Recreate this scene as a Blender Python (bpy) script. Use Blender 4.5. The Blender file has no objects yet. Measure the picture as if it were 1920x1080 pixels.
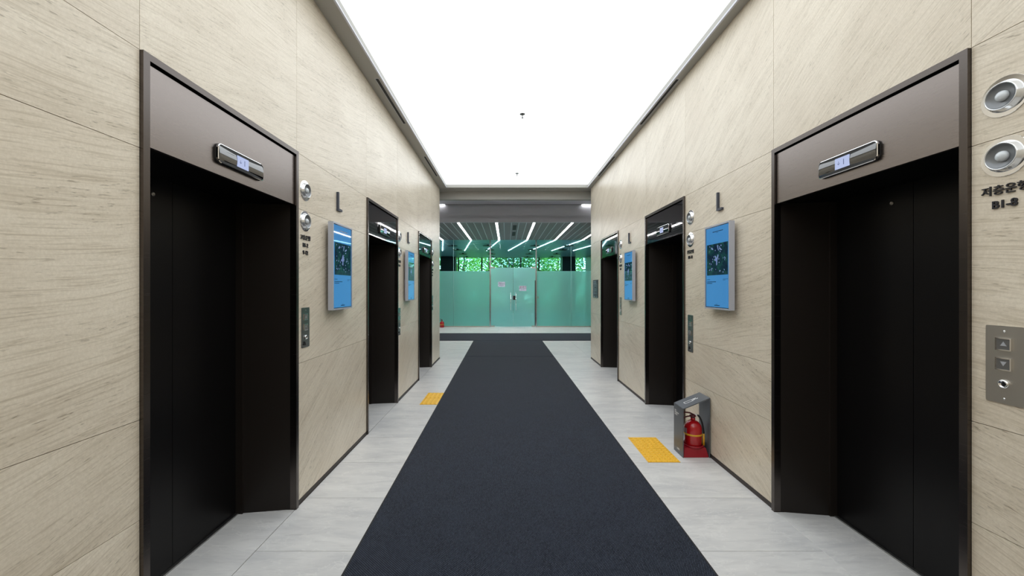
import bpy, math, random
from mathutils import Vector, Matrix
random.seed(7)
C = bpy.context.scene.collection
D_ = bpy.data
R = math.radians
# ------------------------------------------------------------------ camera
EYE = 1.6
cam_data = D_.cameras.new('camera'); cam = D_.objects.new('camera', cam_data); C.objects.link(cam)
cam.location = (0, 0, EYE); cam.rotation_euler = (R(90), 0, 0)
cam_data.sensor_width = 36; cam_data.lens = 735/1920*36
cam_data.shift_x = 10/1920; cam_data.shift_y = 1/1920
cam_data.clip_start = .02; cam_data.clip_end = 300
bpy.context.scene.camera = cam
# ------------------------------------------------------------------ world / view
w = D_.worlds.new('world'); bpy.context.scene.world = w; w.use_nodes = True
nt = w.node_tree; bg = nt.nodes['Background']
sky = nt.nodes.new('ShaderNodeTexSky'); sky.sky_type = 'NISHITA'
sky.sun_elevation = R(52); sky.sun_rotation = R(180); sky.sun_disc = False
nt.links.new(sky.outputs[0], bg.inputs[0]); bg.inputs[1].default_value = 1.25
sun = D_.lights.new('sun', 'SUN'); sun.energy = 7.0; sun.angle = R(1.5); sun.color = (1, .96, .88)
so = D_.objects.new('sun', sun); C.objects.link(so); so.rotation_euler = (R(34), 0, R(12)); so.location = (0, 0, 30)
vs = bpy.context.scene.view_settings
vs.view_transform = 'Standard'; vs.look = 'None'; vs.gamma = 1; vs.exposure = 0.0; vs.use_curve_mapping = False
PANEL_L = 2.12
LED_L = 38.0

# ------------------------------------------------------------------ materials
def lin(r, g, b):
    f = lambda c: (c/255/12.92) if c/255 <= .04045 else ((c/255+.055)/1.055)**2.4
    return (f(r), f(g), f(b), 1)
def mat(name, col, rough=.5, metal=0, **kw):
    m = D_.materials.new(name); m.use_nodes = True
    p = m.node_tree.nodes['Principled BSDF']
    p.inputs['Base Color'].default_value = col; p.inputs['Roughness'].default_value = rough
    p.inputs['Metallic'].default_value = metal
    for k, v in kw.items(): p.inputs[k.replace('_', ' ')].default_value = v
    return m
def nd(m, t, **kw):
    n = m.node_tree.nodes.new(t)
    for k, v in kw.items(): setattr(n, k, v)
    return n
def lk(m, a, b): m.node_tree.links.new(a, b)
def ramp(m, fac, stops):
    r = nd(m, 'ShaderNodeValToRGB'); e = r.color_ramp.elements
    while len(e) < len(stops): e.new(.5)
    for el, (p, c) in zip(e, stops): el.position = p; el.color = c
    lk(m, fac, r.inputs[0]); return r.outputs[0]
def mixc(m, fac, a, b, blend='MIX'):
    n = nd(m, 'ShaderNodeMix', data_type='RGBA', blend_type=blend)
    for s, v in ((n.inputs[0], fac), (n.inputs[6], a), (n.inputs[7], b)):
        if hasattr(v, 'links') or isinstance(v, bpy.types.NodeSocket): lk(m, v, s)
        else: s.default_value = v
    return n.outputs[2]
def noise(m, vec, scale, detail=4, rough=.55, dist=0):
    n = nd(m, 'ShaderNodeTexNoise'); lk(m, vec, n.inputs['Vector'])
    n.inputs['Scale'].default_value = scale; n.inputs['Detail'].default_value = detail
    n.inputs['Roughness'].default_value = rough; n.inputs['Distortion'].default_value = dist
    return n.outputs['Fac']
def vmath(m, op, a, b):
    n = nd(m, 'ShaderNodeVectorMath', operation=op)
    for s, v in ((n.inputs[0], a), (n.inputs[1], b)):
        if isinstance(v, bpy.types.NodeSocket): lk(m, v, s)
        else: s.default_value = v
    return n.outputs[0]
def offset_coords(m, mul=37.):
    tc = nd(m, 'ShaderNodeTexCoord'); oi = nd(m, 'ShaderNodeObjectInfo')
    s = nd(m, 'ShaderNodeVectorMath', operation='SCALE'); s.inputs[0].default_value = (mul, mul*.7, mul*1.3)
    lk(m, oi.outputs['Random'], s.inputs['Scale'])
    return vmath(m, 'ADD', tc.outputs['Object'], s.outputs[0]), oi
def bump(m, h, strength, dist=.002):
    b = nd(m, 'ShaderNodeBump'); b.inputs['Strength'].default_value = strength; b.inputs['Distance'].default_value = dist
    lk(m, h, b.inputs['Height']); lk(m, b.outputs[0], m.node_tree.nodes['Principled BSDF'].inputs['Normal'])

def make_stone():
    m = mat('veined_limestone', lin(216, 203, 176), .32)
    p = m.node_tree.nodes['Principled BSDF']
    vec, oi = offset_coords(m)
    at = nd(m, 'ShaderNodeAttribute', attribute_type='OBJECT', attribute_name='vein_angle')
    vr = nd(m, 'ShaderNodeVectorRotate', rotation_type='X_AXIS'); lk(m, vec, vr.inputs['Vector'])
    lk(m, at.outputs['Fac'], vr.inputs['Angle'])
    wob = noise(m, vr.outputs[0], .9, 2)
    wm = nd(m, 'ShaderNodeMath', operation='MULTIPLY'); lk(m, wob, wm.inputs[0]); wm.inputs[1].default_value = .13
    cx = nd(m, 'ShaderNodeCombineXYZ'); lk(m, wm.outputs[0], cx.inputs[2])
    v2 = vmath(m, 'ADD', vr.outputs[0], cx.outputs[0])
    fine = noise(m, vmath(m, 'MULTIPLY', v2, (1, 6, 105)), 1.0, 5, .65)
    band = noise(m, vmath(m, 'MULTIPLY', v2, (1, 1.1, 9)), 1.0, 4, .6)
    dash = noise(m, vmath(m, 'MULTIPLY', v2, (1, 20, 150)), 1.0, 2, .6)
    cloud = noise(m, v2, 1.4, 3)
    base = ramp(m, cloud, [(.3, lin(220, 208, 189)), (.7, lin(236, 226, 208))])
    c1 = mixc(m, ramp(m, band, [(.48, (0, 0, 0, 1)), (.78, (.75, .75, .75, 1))]), base, lin(206, 194, 174))
    c2 = mixc(m, ramp(m, fine, [(.50, (0, 0, 0, 1)), (.72, (.62, .62, .62, 1))]), c1, lin(188, 175, 153))
    long_ = noise(m, vmath(m, 'MULTIPLY', v2, (1, 2.4, 150)), 1.0, 3, .5)
    c2 = mixc(m, ramp(m, long_, [(.56, (0, 0, 0, 1)), (.68, (.38, .38, .38, 1))]), c2, lin(172, 156, 132))
    c2 = mixc(m, ramp(m, long_, [(.34, (.35, .35, .35, 1)), (.44, (0, 0, 0, 1))]), c2, lin(240, 231, 214))
    msk = nd(m, 'ShaderNodeMath', operation='MULTIPLY')
    lk(m, ramp(m, dash, [(.60, (0, 0, 0, 1)), (.70, (1, 1, 1, 1))]), msk.inputs[0])
    lk(m, ramp(m, band, [(.42, (.05, .05, .05, 1)), (.62, (.9, .9, .9, 1))]), msk.inputs[1])
    c3 = mixc(m, msk.outputs[0], c2, lin(150, 138, 118))
    grain = noise(m, vec, 90, 3, .7)
    c3 = mixc(m, ramp(m, grain, [(.42, (.22, .22, .22, 1)), (.6, (0, 0, 0, 1))]), c3, lin(190, 176, 154))
    lk(m, c3, p.inputs['Base Color'])
    bump(m, dash, .08)
    return m
def make_tile():
    m = mat('grey_porcelain', lin(190, 190, 190), .38)
    p = m.node_tree.nodes['Principled BSDF']
    vec, oi = offset_coords(m)
    wv = noise(m, vmath(m, 'MULTIPLY', vec, (1.1, 4.0, 1)), 1.6, 6, .62, .6)
    fine = noise(m, vmath(m, 'MULTIPLY', vec, (2.5, 14, 1)), 2.2, 5, .6, .5)
    a = ramp(m, wv, [(.3, lin(196, 196, 197)), (.52, lin(214, 213, 212)), (.72, lin(224, 223, 221))])
    b = mixc(m, ramp(m, fine, [(.52, (0, 0, 0, 1)), (.75, (.5, .5, .5, 1))]), a, lin(184, 183, 183))
    vein = noise(m, vmath(m, 'MULTIPLY', vec, (2, 5, 1)), 1.3, 5, .6, .5)
    c = mixc(m, ramp(m, vein, [(.485, (0, 0, 0, 1)), (.5, (.38, .38, .38, 1)), (.515, (0, 0, 0, 1))]), b, lin(236, 235, 232))
    lk(m, c, p.inputs['Base Color'])
    return m
def make_carpet():
    m = mat('navy_woven_carpet', lin(52, 58, 72), .95)
    p = m.node_tree.nodes['Principled BSDF']
    p.inputs['Specular IOR Level'].default_value = .1
    p.inputs['Sheen Weight'].default_value = .12
    tc = nd(m, 'ShaderNodeTexCoord')
    v = tc.outputs['Object']
    mp = nd(m, 'ShaderNodeMapping'); lk(m, v, mp.inputs[0]); mp.inputs['Rotation'].default_value = (0, 0, R(32))
    wv = nd(m, 'ShaderNodeTexWave', wave_type='BANDS', bands_direction='X'); lk(m, mp.outputs[0], wv.inputs[0])
    wv.inputs['Scale'].default_value = 38; wv.inputs['Distortion'].default_value = 1.2; wv.inputs['Detail'].default_value = 2
    wv.inputs['Detail Scale'].default_value = 3
    mp2 = nd(m, 'ShaderNodeMapping'); lk(m, v, mp2.inputs[0]); mp2.inputs['Rotation'].default_value = (0, 0, R(32)); mp2.inputs['Scale'].default_value = (1, .35, 1)
    n1 = noise(m, mp2.outputs[0], 170, 2, .7)
    n2 = noise(m, v, 5, 3)
    mp3 = nd(m, 'ShaderNodeMapping'); lk(m, v, mp3.inputs[0]); mp3.inputs['Rotation'].default_value = (0, 0, R(-48))
    wv2 = nd(m, 'ShaderNodeTexWave', wave_type='BANDS', bands_direction='X'); lk(m, mp3.outputs[0], wv2.inputs[0])
    wv2.inputs['Scale'].default_value = 30; wv2.inputs['Distortion'].default_value = 1.0
    mw = nd(m, 'ShaderNodeMapRange'); lk(m, wv2.outputs['Fac'], mw.inputs[0]); mw.inputs[3].default_value = .45; mw.inputs[4].default_value = 1.25
    mm = nd(m, 'ShaderNodeMath', operation='MULTIPLY'); lk(m, wv.outputs['Fac'], mm.inputs[0]); lk(m, mw.outputs[0], mm.inputs[1])
    mul = nd(m, 'ShaderNodeMath', operation='MULTIPLY'); lk(m, mm.outputs[0], mul.inputs[0]); lk(m, n1, mul.inputs[1])
    a = ramp(m, mul.outputs[0], [(.12, lin(12, 16, 26)), (.36, lin(34, 42, 60)), (.56, lin(94, 102, 116))])
    b = mixc(m, ramp(m, n2, [(.4, (0, 0, 0, 1)), (.7, (.25, .25, .25, 1))]), a, lin(46, 54, 68))
    lk(m, b, p.inputs['Base Color'])
    bump(m, wv.outputs['Fac'], .5, .003)
    return m
def brushed(name, col, rough):
    m = mat(name, col, rough, 1.0)
    p = m.node_tree.nodes['Principled BSDF']
    tc = nd(m, 'ShaderNodeTexCoord')
    n = noise(m, vmath(m, 'MULTIPLY', tc.outputs['Object'], (6, 6, 500)), 1.0, 3)
    r = nd(m, 'ShaderNodeMapRange'); lk(m, n, r.inputs[0]); r.inputs[3].default_value = rough*.85; r.inputs[4].default_value = rough*1.2
    lk(m, r.outputs[0], p.inputs['Roughness'])
    return m
def emis(name, col, s):
    m = D_.materials.new(name); m.use_nodes = True; t = m.node_tree; t.nodes.remove(t.nodes['Principled BSDF'])
    e = t.nodes.new('ShaderNodeEmission'); e.inputs[0].default_value = col; e.inputs[1].default_value = s
    t.links.new(e.outputs[0], t.nodes['Material Output'].inputs[0]); return m
def clear_glass():
    m = D_.materials.new('clear_green_glass'); m.use_nodes = True; t = m.node_tree; t.nodes.remove(t.nodes['Principled BSDF'])
    tr = t.nodes.new('ShaderNodeBsdfTransparent'); tr.inputs[0].default_value = (.74, .92, .94, 1)
    gl = t.nodes.new('ShaderNodeBsdfGlossy'); gl.inputs['Roughness'].default_value = .01; gl.inputs[0].default_value = (.9, 1, 1, 1)
    fr = t.nodes.new('ShaderNodeFresnel'); fr.inputs[0].default_value = 1.11
    mx = t.nodes.new('ShaderNodeMixShader')
    t.links.new(fr.outputs[0], mx.inputs[0]); t.links.new(tr.outputs[0], mx.inputs[1]); t.links.new(gl.outputs[0], mx.inputs[2])
    t.links.new(mx.outputs[0], t.nodes['Material Output'].inputs[0]); return m
def frost_glass(k=1):
    m = D_.materials.new('frosted_green_glass_%d' % k); m.use_nodes = True; t = m.node_tree; t.nodes.remove(t.nodes['Principled BSDF'])
    tl = t.nodes.new('ShaderNodeBsdfTranslucent'); tl.inputs[0].default_value = (.60, .98, .92, 1) if k == 1 else (.64, .98, .98, 1)
    df = t.nodes.new('ShaderNodeBsdfDiffuse'); df.inputs[0].default_value = (.40, .76, .70, 1) if k == 1 else (.46, .78, .78, 1)
    rf = t.nodes.new('ShaderNodeBsdfRefraction'); rf.inputs[0].default_value = (.60, .97, .90, 1); rf.inputs['Roughness'].default_value = .48; rf.inputs['IOR'].default_value = 1.03
    gl = t.nodes.new('ShaderNodeBsdfGlossy'); gl.inputs['Roughness'].default_value = .12
    a = t.nodes.new('ShaderNodeMixShader'); a.inputs[0].default_value = .40
    t.links.new(tl.outputs[0], a.inputs[1]); t.links.new(df.outputs[0], a.inputs[2])
    b = t.nodes.new('ShaderNodeMixShader'); b.inputs[0].default_value = .38
    t.links.new(a.outputs[0], b.inputs[1]); t.links.new(rf.outputs[0], b.inputs[2])
    c = t.nodes.new('ShaderNodeMixShader'); c.inputs[0].default_value = .05
    t.links.new(b.outputs[0], c.inputs[1]); t.links.new(gl.outputs[0], c.inputs[2])
    t.links.new(c.outputs[0], t.nodes['Material Output'].inputs[0]); return m
def leaf_mat(name, a, b):
    m = mat(name, a, .5); t = m.node_tree; p = t.nodes['Principled BSDF']
    tc = nd(m, 'ShaderNodeTexCoord'); n = noise(m, tc.outputs['Object'], 3.0, 3)
    c = ramp(m, n, [(.35, a), (.65, b)]); lk(m, c, p.inputs['Base Color'])
    tl = nd(m, 'ShaderNodeBsdfTranslucent'); lk(m, c, tl.inputs[0])
    mx = nd(m, 'ShaderNodeMixShader'); mx.inputs[0].default_value = .5
    lk(m, p.outputs[0], mx.inputs[1]); lk(m, tl.outputs[0], mx.inputs[2]); lk(m, mx.outputs[0], t.nodes['Material Output'].inputs[0])
    return m

STONE = make_stone(); TILE = make_tile(); CARPET = make_carpet()
GROUT = mat('dark_grout', lin(132, 128, 122), .9)
CORE = mat('wall_core', lin(120, 110, 95), .9)
BRONZE = brushed('satin_bronze', (.245, .215, .20, 1), .28)
BRONZE2 = brushed('polished_dark_bronze', (.24, .225, .235, 1), .03)
CASING = brushed('bronze_casing', (.115, .10, .092, 1), .25)
DARK = mat('black_brown_steel', (.0045, .0040, .0042, 1), .34, .0, Specular_IOR_Level=.2)
DARKJ = mat('dark_brown_jamb', (.016, .0125, .0105, 1), .36, .0, Specular_IOR_Level=.25)
BASEB = mat('dark_brown_skirting', lin(52, 44, 40), .5)
BLACK = mat('black', (.006, .006, .006, 1), .6)
GLOSSB = mat('glossy_black_glass', (.006, .006, .007, 1), .03, 0, Specular_IOR_Level=1.0, Coat_Weight=1.0)
POSTM = mat('satin_post', (.42, .43, .45, 1), .2, 1)
CHROME = mat('chrome', (.85, .85, .86, 1), .06, 1)
STEEL = brushed('brushed_steel', (.56, .53, .48, 1), .38)
STEELD = brushed('brushed_dark_steel', (.30, .31, .31, 1), .25)
SILVER = mat('silver_paint', lin(186, 190, 202), .4, .3)
PAINT = mat('grey_ceiling_paint', lin(176, 174, 168), .55)
PAINT2 = mat('cool_grey_paint', lin(216, 217, 226), .6)
SLAT = mat('grey_slat', lin(146, 140, 146), .5)
SLATV = mat('light_reveal', lin(226, 232, 238), .35)
TEALM = mat('glossy_ceiling_plank', (.80, .91, 1, 1), .3, .1)
LETTER = mat('black_letter', lin(30, 30, 36), .4)
LETTERL = mat('slate_letter', lin(62, 66, 78), .4)
PANEL = emis('luminous_fabric', (.93, .975, 1, 1), PANEL_L)
LED = emis('led_white', (1, .98, .96, 1), LED_L)
COVE = emis('cove_white', (1, .98, .96, 1), 12)
LED_REFL = emis('led_reflection', (.8, .96, 1, 1), 16)  # glow of the strips that imitate reflected linear lights
GLASS = clear_glass(); FROST = frost_glass(); FROSTD = frost_glass(2)
YEL = mat('tactile_yellow', lin(246, 192, 60), .45)
RED = mat('gloss_red', lin(176, 18, 26), .18, 0, Coat_Weight=.5)
REDB = mat('plastic_red', lin(150, 20, 36), .35)
DKRED = mat('dark_red_valve', lin(78, 10, 22), .4)
STAND = mat('grey_sheet_metal', lin(102, 106, 112), .38, .35)
WHITE = mat('white_print', lin(236, 236, 238), .5)
YBAND = mat('yellow_band', lin(226, 170, 40), .4)
DOME = mat('frosted_lens', lin(205, 210, 214), .25, 0, Coat_Weight=.3)
BOWL = mat('grey_reflector_bowl', (.20, .21, .22, 1), .3, .3)
RIMW = mat('polished_lens_ring', (.80, .82, .84, 1), .16, .75)
TREAD = mat('dark_vestibule_wall', lin(38, 46, 52), .35)

# ------------------------------------------------------------------ mesh helpers
class MB:
    def __init__(s): s.v = []; s.f = []; s.m = []; s.sm = []
    def add(s, vs_, fs, mi=0, smooth=False):
        o = len(s.v); s.v += [tuple(v) for v in vs_]
        for f in fs: s.f.append([i+o for i in f]); s.m.append(mi); s.sm.append(smooth)
        return s
    def box(s, x0, x1, y0, y1, z0, z1, mi=0):
        x0, x1 = sorted((x0, x1)); y0, y1 = sorted((y0, y1)); z0, z1 = sorted((z0, z1))
        v = [(x, y, z) for z in (z0, z1) for y in (y0, y1) for x in (x0, x1)]
        return s.add(v, [(0, 2, 3, 1), (4, 5, 7, 6), (0, 1, 5, 4), (2, 6, 7, 3), (0, 4, 6, 2), (1, 3, 7, 5)], mi)
    def prism(s, pts, ax, a0, a1, mi=0, smooth=False):
        """pts: 2D outline; ax: axis of extrusion 0,1,2"""
        def P(p, a):
            return (a, p[0], p[1]) if ax == 0 else ((p[0], a, p[1]) if ax == 1 else (p[0], p[1], a))
        n = len(pts); v = [P(p, a0) for p in pts] + [P(p, a1) for p in pts]
        s.add(v, [tuple(range(n))[::-1], tuple(range(n, 2*n))], mi)
        o = len(s.v)-2*n
        for i in range(n):
            j = (i+1) % n
            s.f.append([o+i, o+j, o+n+j, o+n+i]); s.m.append(mi); s.sm.append(smooth)
        return s
    def lathe(s, prof, c, ax=2, seg=24, mi=0, sgn=1, smooth=True, caps=True):
        """prof: [(r, h)], revolved about axis ax through c"""
        v = []
        for r, h in prof:
            for k in range(seg):
                a = 2*math.pi*k/seg; p, q = r*math.cos(a), r*math.sin(a); h2 = h*sgn
                if ax == 2: v.append((c[0]+p, c[1]+q, c[2]+h2))
                elif ax == 0: v.append((c[0]+h2, c[1]+p, c[2]+q))
                else: v.append((c[0]+p, c[1]+h2, c[2]+q))
        f = []
        for i in range(len(prof)-1):
            for k in range(seg):
                k2 = (k+1) % seg
                f.append((i*seg+k, i*seg+k2, (i+1)*seg+k2, (i+1)*seg+k))
        s.add(v, f, mi, smooth)
        o = len(s.v)-len(v)
        for row in (0, len(prof)-1):
            if caps and prof[row][0] > 1e-5:
                s.f.append([o+row*seg+k for k in range(seg)]); s.m.append(mi); s.sm.append(False)
        return s
    def tube(s, pts, r, seg=10, mi=0):
        pts = [Vector(p) for p in pts]; v = []
        for i, p in enumerate(pts):
            t = (pts[min(i+1, len(pts)-1)]-pts[max(i-1, 0)]).normalized()
            a = t.cross(Vector((0, 0, 1)))
            if a.length < .05: a = t.cross(Vector((0, 1, 0)))
            a.normalize(); b = t.cross(a); rr = r[i] if isinstance(r, (list, tuple)) else r
            for k in range(seg):
                th = 2*math.pi*k/seg; v.append(p+a*(rr*math.cos(th))+b*(rr*math.sin(th)))
        f = [(i*seg+k, i*seg+(k+1) % seg, (i+1)*seg+(k+1) % seg, (i+1)*seg+k) for i in range(len(pts)-1) for k in range(seg)]
        s.add(v, f, mi, True); o = len(s.v)-len(v)
        for row in (0, len(pts)-1): s.f.append([o+row*seg+k for k in range(seg)]); s.m.append(mi); s.sm.append(False)
        return s
    def build(s, name, mats, parent=None, origin=None, bevel=0):
        if not isinstance(mats, (list, tuple)): mats = [mats]
        if origin is None:
            if parent is not None: origin = world_origin(parent)
            else:
                xs, ys, zs = zip(*s.v); origin = ((min(xs)+max(xs))/2, (min(ys)+max(ys))/2, min(zs))
        ox, oy, oz = origin
        me = D_.meshes.new(name); me.from_pydata([(x-ox, y-oy, z-oz) for x, y, z in s.v], [], s.f)
        for m in mats: me.materials.append(m)
        me.polygons.foreach_set('material_index', s.m); me.polygons.foreach_set('use_smooth', s.sm)
        import bmesh
        bm = bmesh.new(); bm.from_mesh(me); bmesh.ops.recalc_face_normals(bm, faces=bm.faces)
        if bevel:
            es = [e for e in bm.edges if len(e.link_faces) == 2 and e.calc_face_angle(0) > .6]
            bmesh.ops.bevel(bm, geom=es, offset=bevel, segments=2, affect='EDGES', clamp_overlap=True)
        bm.to_mesh(me); bm.free(); me.update()
        o = D_.objects.new(name, me); C.objects.link(o)
        if parent is not None:
            o.parent = parent; po = world_origin(parent); o.location = (ox-po[0], oy-po[1], oz-po[2])
        else: o.location = origin
        WO[o] = tuple(origin); return o
WO = {}
def world_origin(o): return WO[o]
def thing(name, label, cat, loc, group=None):
    o = D_.objects.new(name, None); C.objects.link(o); o.location = loc; o.empty_display_size = .1
    WO[o] = tuple(loc); return tag(o, label, cat, group)
def tag(o, label, cat, group=None, kind=None):
    o['label'] = label; o['category'] = cat
    if group: o['group'] = group
    if kind: o['kind'] = kind
    return o
def struct(o): o['kind'] = 'structure'; return o
def text_mb(txt, size, depth=.002, bold=0.0, align='CENTER'):
    cu = D_.curves.new('t', 'FONT'); cu.body = txt; cu.size = size; cu.extrude = depth/2; cu.offset = bold
    cu.align_x = align; cu.align_y = 'CENTER'; cu.resolution_u = 3
    ob = D_.objects.new('t', cu); C.objects.link(ob)
    dg = bpy.context.evaluated_depsgraph_get(); dg.update()
    me = D_.meshes.new_from_object(ob.evaluated_get(dg))
    b = MB(); b.add([(v.co.x, v.co.y, v.co.z+depth/2) for v in me.vertices], [tuple(p.vertices) for p in me.polygons])
    D_.objects.remove(ob); D_.curves.remove(cu); D_.meshes.remove(me)
    return b
def place(b, origin, right, up, normal):
    o = Vector(origin); r = Vector(right); u = Vector(up); n = Vector(normal)
    b.v = [tuple(o+r*x+u*y+n*z) for x, y, z in b.v]; return b

WL, WR = 1.536, 1.931
def wab(s): return WL if s < 0 else WR
def X(s, u): return s*(wab(s)-u)              # u: distance proud of the wall face
def wtext(txt, s, d, z, u, size, depth, bold, name, m, parent, align='CENTER'):
    b = text_mb(txt, size, depth, bold, align)
    place(b, (X(s, u), d, z), (0, -s, 0), (0, 0, 1), (-s, 0, 0))
    return b.build(name, m, parent)
def rrect(w_, h_, r, n=5):
    pts = []
    for cx, cy, a0 in ((w_/2-r, h_/2-r, 0), (-w_/2+r, h_/2-r, 90), (-w_/2+r, -h_/2+r, 180), (w_/2-r, -h_/2+r, 270)):
        for k in range(n+1):
            a = R(a0+90*k/n); pts.append((cx+r*math.cos(a), cy+r*math.sin(a)))
    return pts

# ------------------------------------------------------------------ levels
SOF = EYE+2.293; PAN = EYE+2.36; END = 8.97; NEAR = -2.6
LOBC = 4.14; SLZ = 3.618; FASC = 11.9; GY = 16.3; OUT = 25.6
ELEV = {-1: [(1.6405, 2.866), (4.293, 5.507), (6.80, 7.995)], 1: [(1.629, 2.836), (4.237, 5.438), (6.76, 7.997)]}
FT = 2.6
# ------------------------------------------------------------------ floor
fl = MB().box(-7, 7.4, NEAR, OUT+.2, -.12, -.006).build('floor', GROUT); struct(fl)
tile_cache = {}
def tile(x0, x1, y0, y1, z=0.0, g=.0015):
    k = (round(x1-x0, 3), round(y1-y0, 3))
    if k not in tile_cache:
        o = MB().box(-(x1-x0)/2+g, (x1-x0)/2-g, -(y1-y0)/2+g, (y1-y0)/2-g, -.010, 0).build('tile', TILE, fl, origin=(0, 0, 0))
        tile_cache[k] = o
    else:
        o = tile_cache[k].copy(); C.objects.link(o); o.parent = fl
    f = world_origin(fl); o.location = ((x0+x1)/2-f[0], (y0+y1)/2-f[1], z-f[2])
P = .607
k0 = -9
for k in range(k0, 22):
    y0 = 2.995+P*k; y1 = y0+P
    if y0 > GY-.1: break
    y1 = min(y1, GY+.05)
    cols = [(-1.53, -.33), (-.33, .73), (.73, 1.93)]
    if y0 > END-.3:
        cols = [(-6.33, -5.13), (-5.13, -3.93), (-3.93, -2.73), (-2.73, -1.53)]+cols+[(1.93, 3.13), (3.13, 4.33), (4.33, 5.53), (5.53, 6.73)]
        if y0 < END: cols = [(a, b) for a, b in cols if -1.6 < a < 1.9]
    for a, b in cols: tile(a, b, y0, y1)
# lobby fill rows nearer the corridor mouth
vest = MB().box(-6.5, 6.9, GY+.06, OUT, -.006, -.001).build('vestibule_floor', mat('vestibule_floor_stone', lin(200, 206, 204), .35), fl)

# ------------------------------------------------------------------ corridor walls
def vein_angle(s, zi, over):
    # positive turns the veins up towards the far end
    if zi == 0: return random.uniform(R(24), R(40))*(-1 if s > 0 else 1)
    return random.choice([random.uniform(R(8), R(20)), random.uniform(R(-14), R(-4)), random.uniform(R(22), R(38))])
def panel(parent, s, d0, d1, z0, z1, ang, g=.0013):
    if d1-d0 < .01: return
    o = MB().box(X(s, 0), X(s, -.014), d0+g, d1-g, z0+g, z1-g).build('stone_panel', STONE, parent, origin=(X(s, 0), (d0+d1)/2, (z0+z1)/2))
    o['vein_angle'] = ang
for s, side in ((-1, 'left'), (1, 'right')):
    E = ELEV[s]
    b = MB(); x0, x1 = X(s, -.014), X(s, -.55)
    b.box(x0, x1, NEAR, END, FT, PAN+.1)
    edges = [NEAR]+[e for pr in E for e in pr]+[END]
    solid = [(edges[i], edges[i+1]) for i in range(0, len(edges), 2)]
    for a, c in solid: b.box(x0, x1, a, c, 0, FT)
    # shaft backs close the recesses
    for a, c in E: b.box(X(s, -.47), x1, a, c, 0, FT)
    wall = b.build('wall_'+side, CORE); struct(wall)
    bb = MB()
    for i, (a, c) in enumerate(solid):
        if i == 0:
            segs = [(NEAR, -1.0), (-1.0, .3), (.3, c)]
        else: segs = [(a, c)]
        for (p, q) in segs:
            levels = [(.035, .63, 0), (.63, 1.05, 1), (1.05, 2.19, 2), (2.19, 2.6, 3)]
            if s < 0 and i > 0: levels = [(.035, 1.046, 0), (1.046, 2.19, 2), (2.19, 2.6, 3)]
            for z0, z1, li in levels:
                if i == 0: ang = {0: R(-17), 1: R(-13), 2: R(-8), 3: R(-4)}[li]+random.uniform(-.05, .05)
                else:
                    base = {0: -33, 1: -24, 2: -22, 3: -8}[li] if s < 0 else {0: -30, 1: -16, 2: 14, 3: 16}[li]
                    ang = R(base)+random.uniform(-.1, .1)
                panel(wall, s, p, q, z0, z1, ang)
        bb.box(X(s, .003), X(s, -.013), a+.001, c-.001, .0, .034)
    tops = [(NEAR, -1.0), (-1.0, .3), (.3, E[0][0])]+[(edges[i], edges[i+1]) for i in range(1, len(edges)-1)]
    for (p, q) in tops: panel(wall, s, p, q, FT, SOF+.02, R(-7 if s < 0 else 31)+random.uniform(-.08, .08))
    # return panels at the corridor mouth
    o = MB().box(X(s, 0), X(s, -.55), END, END+.014, 0, SOF).build('stone_panel', STONE, wall); o['vein_angle'] = .2
    struct(bb.build('baseboard_'+side, BASEB))

# wall behind the camera and the lobby returns
wb = MB().box(-WL-.55, WR+.55, NEAR-.2, NEAR, 0, 4.1).build('wall_back', STONE); struct(wb); wb['vein_angle'] = .2
for s, n in ((-1, 'wall_lobby_left'), (1, 'wall_lobby_right')):
    b = MB().box(X(s, -.55), s*6.9, END-.3, END, 0, LOBC)
    b.box(s*6.9, s*7.1, END-.3, OUT, 0, LOBC)
    o = b.build(n, mat('lobby_stone', lin(216, 210, 196), .5)); struct(o)

# ------------------------------------------------------------------ ceiling of the corridor
IL, IR = -1.365, 1.836
PE = 8.895
struct(MB().box(-WL, IL-.001, NEAR, PE, SOF, PAN+.03).build('trim_5', PAINT))
struct(MB().box(IR+.001, WR, NEAR, PE, SOF, PAN+.03).build('trim_6', PAINT))
struct(MB().box(-WL, WR, PE+.001, END, SOF, PAN+.1).box(-6.9, 6.9, END+.015, END+.33, SOF, PAN+.1).build('trim_7', PAINT))
struct(MB().box(-WL-.55, WR+.55, NEAR, END, PAN+.1, PAN+.2).box(-6.9, 6.9, END, END+.33, PAN+.1, 4.3).build('ceiling', PAINT))
struct(MB().box(-6.9, 6.9, END+.33, END+.45, EYE+2.113, 4.3).build('trim_1', PAINT))
struct(MB().box(IL-.012, IL+.004, NEAR, PE, SOF-.004, SOF+.012).box(IR-.004, IR+.012, NEAR, PE, SOF-.004, SOF+.012).build('trim_2', PAINT2))
lp = thing('light_panel', 'huge glowing white stretch ceiling panel running the length of the corridor', 'ceiling light', ((IL+IR)/2, 3.1, PAN))
MB().box(IL, IR, NEAR, PE, PAN, PAN+.01).build('diffuser', PANEL, lp)
MB().box(IL, IR, NEAR, PE, PAN+.02, PAN+.09).build('housing', PAINT, lp)
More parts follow.
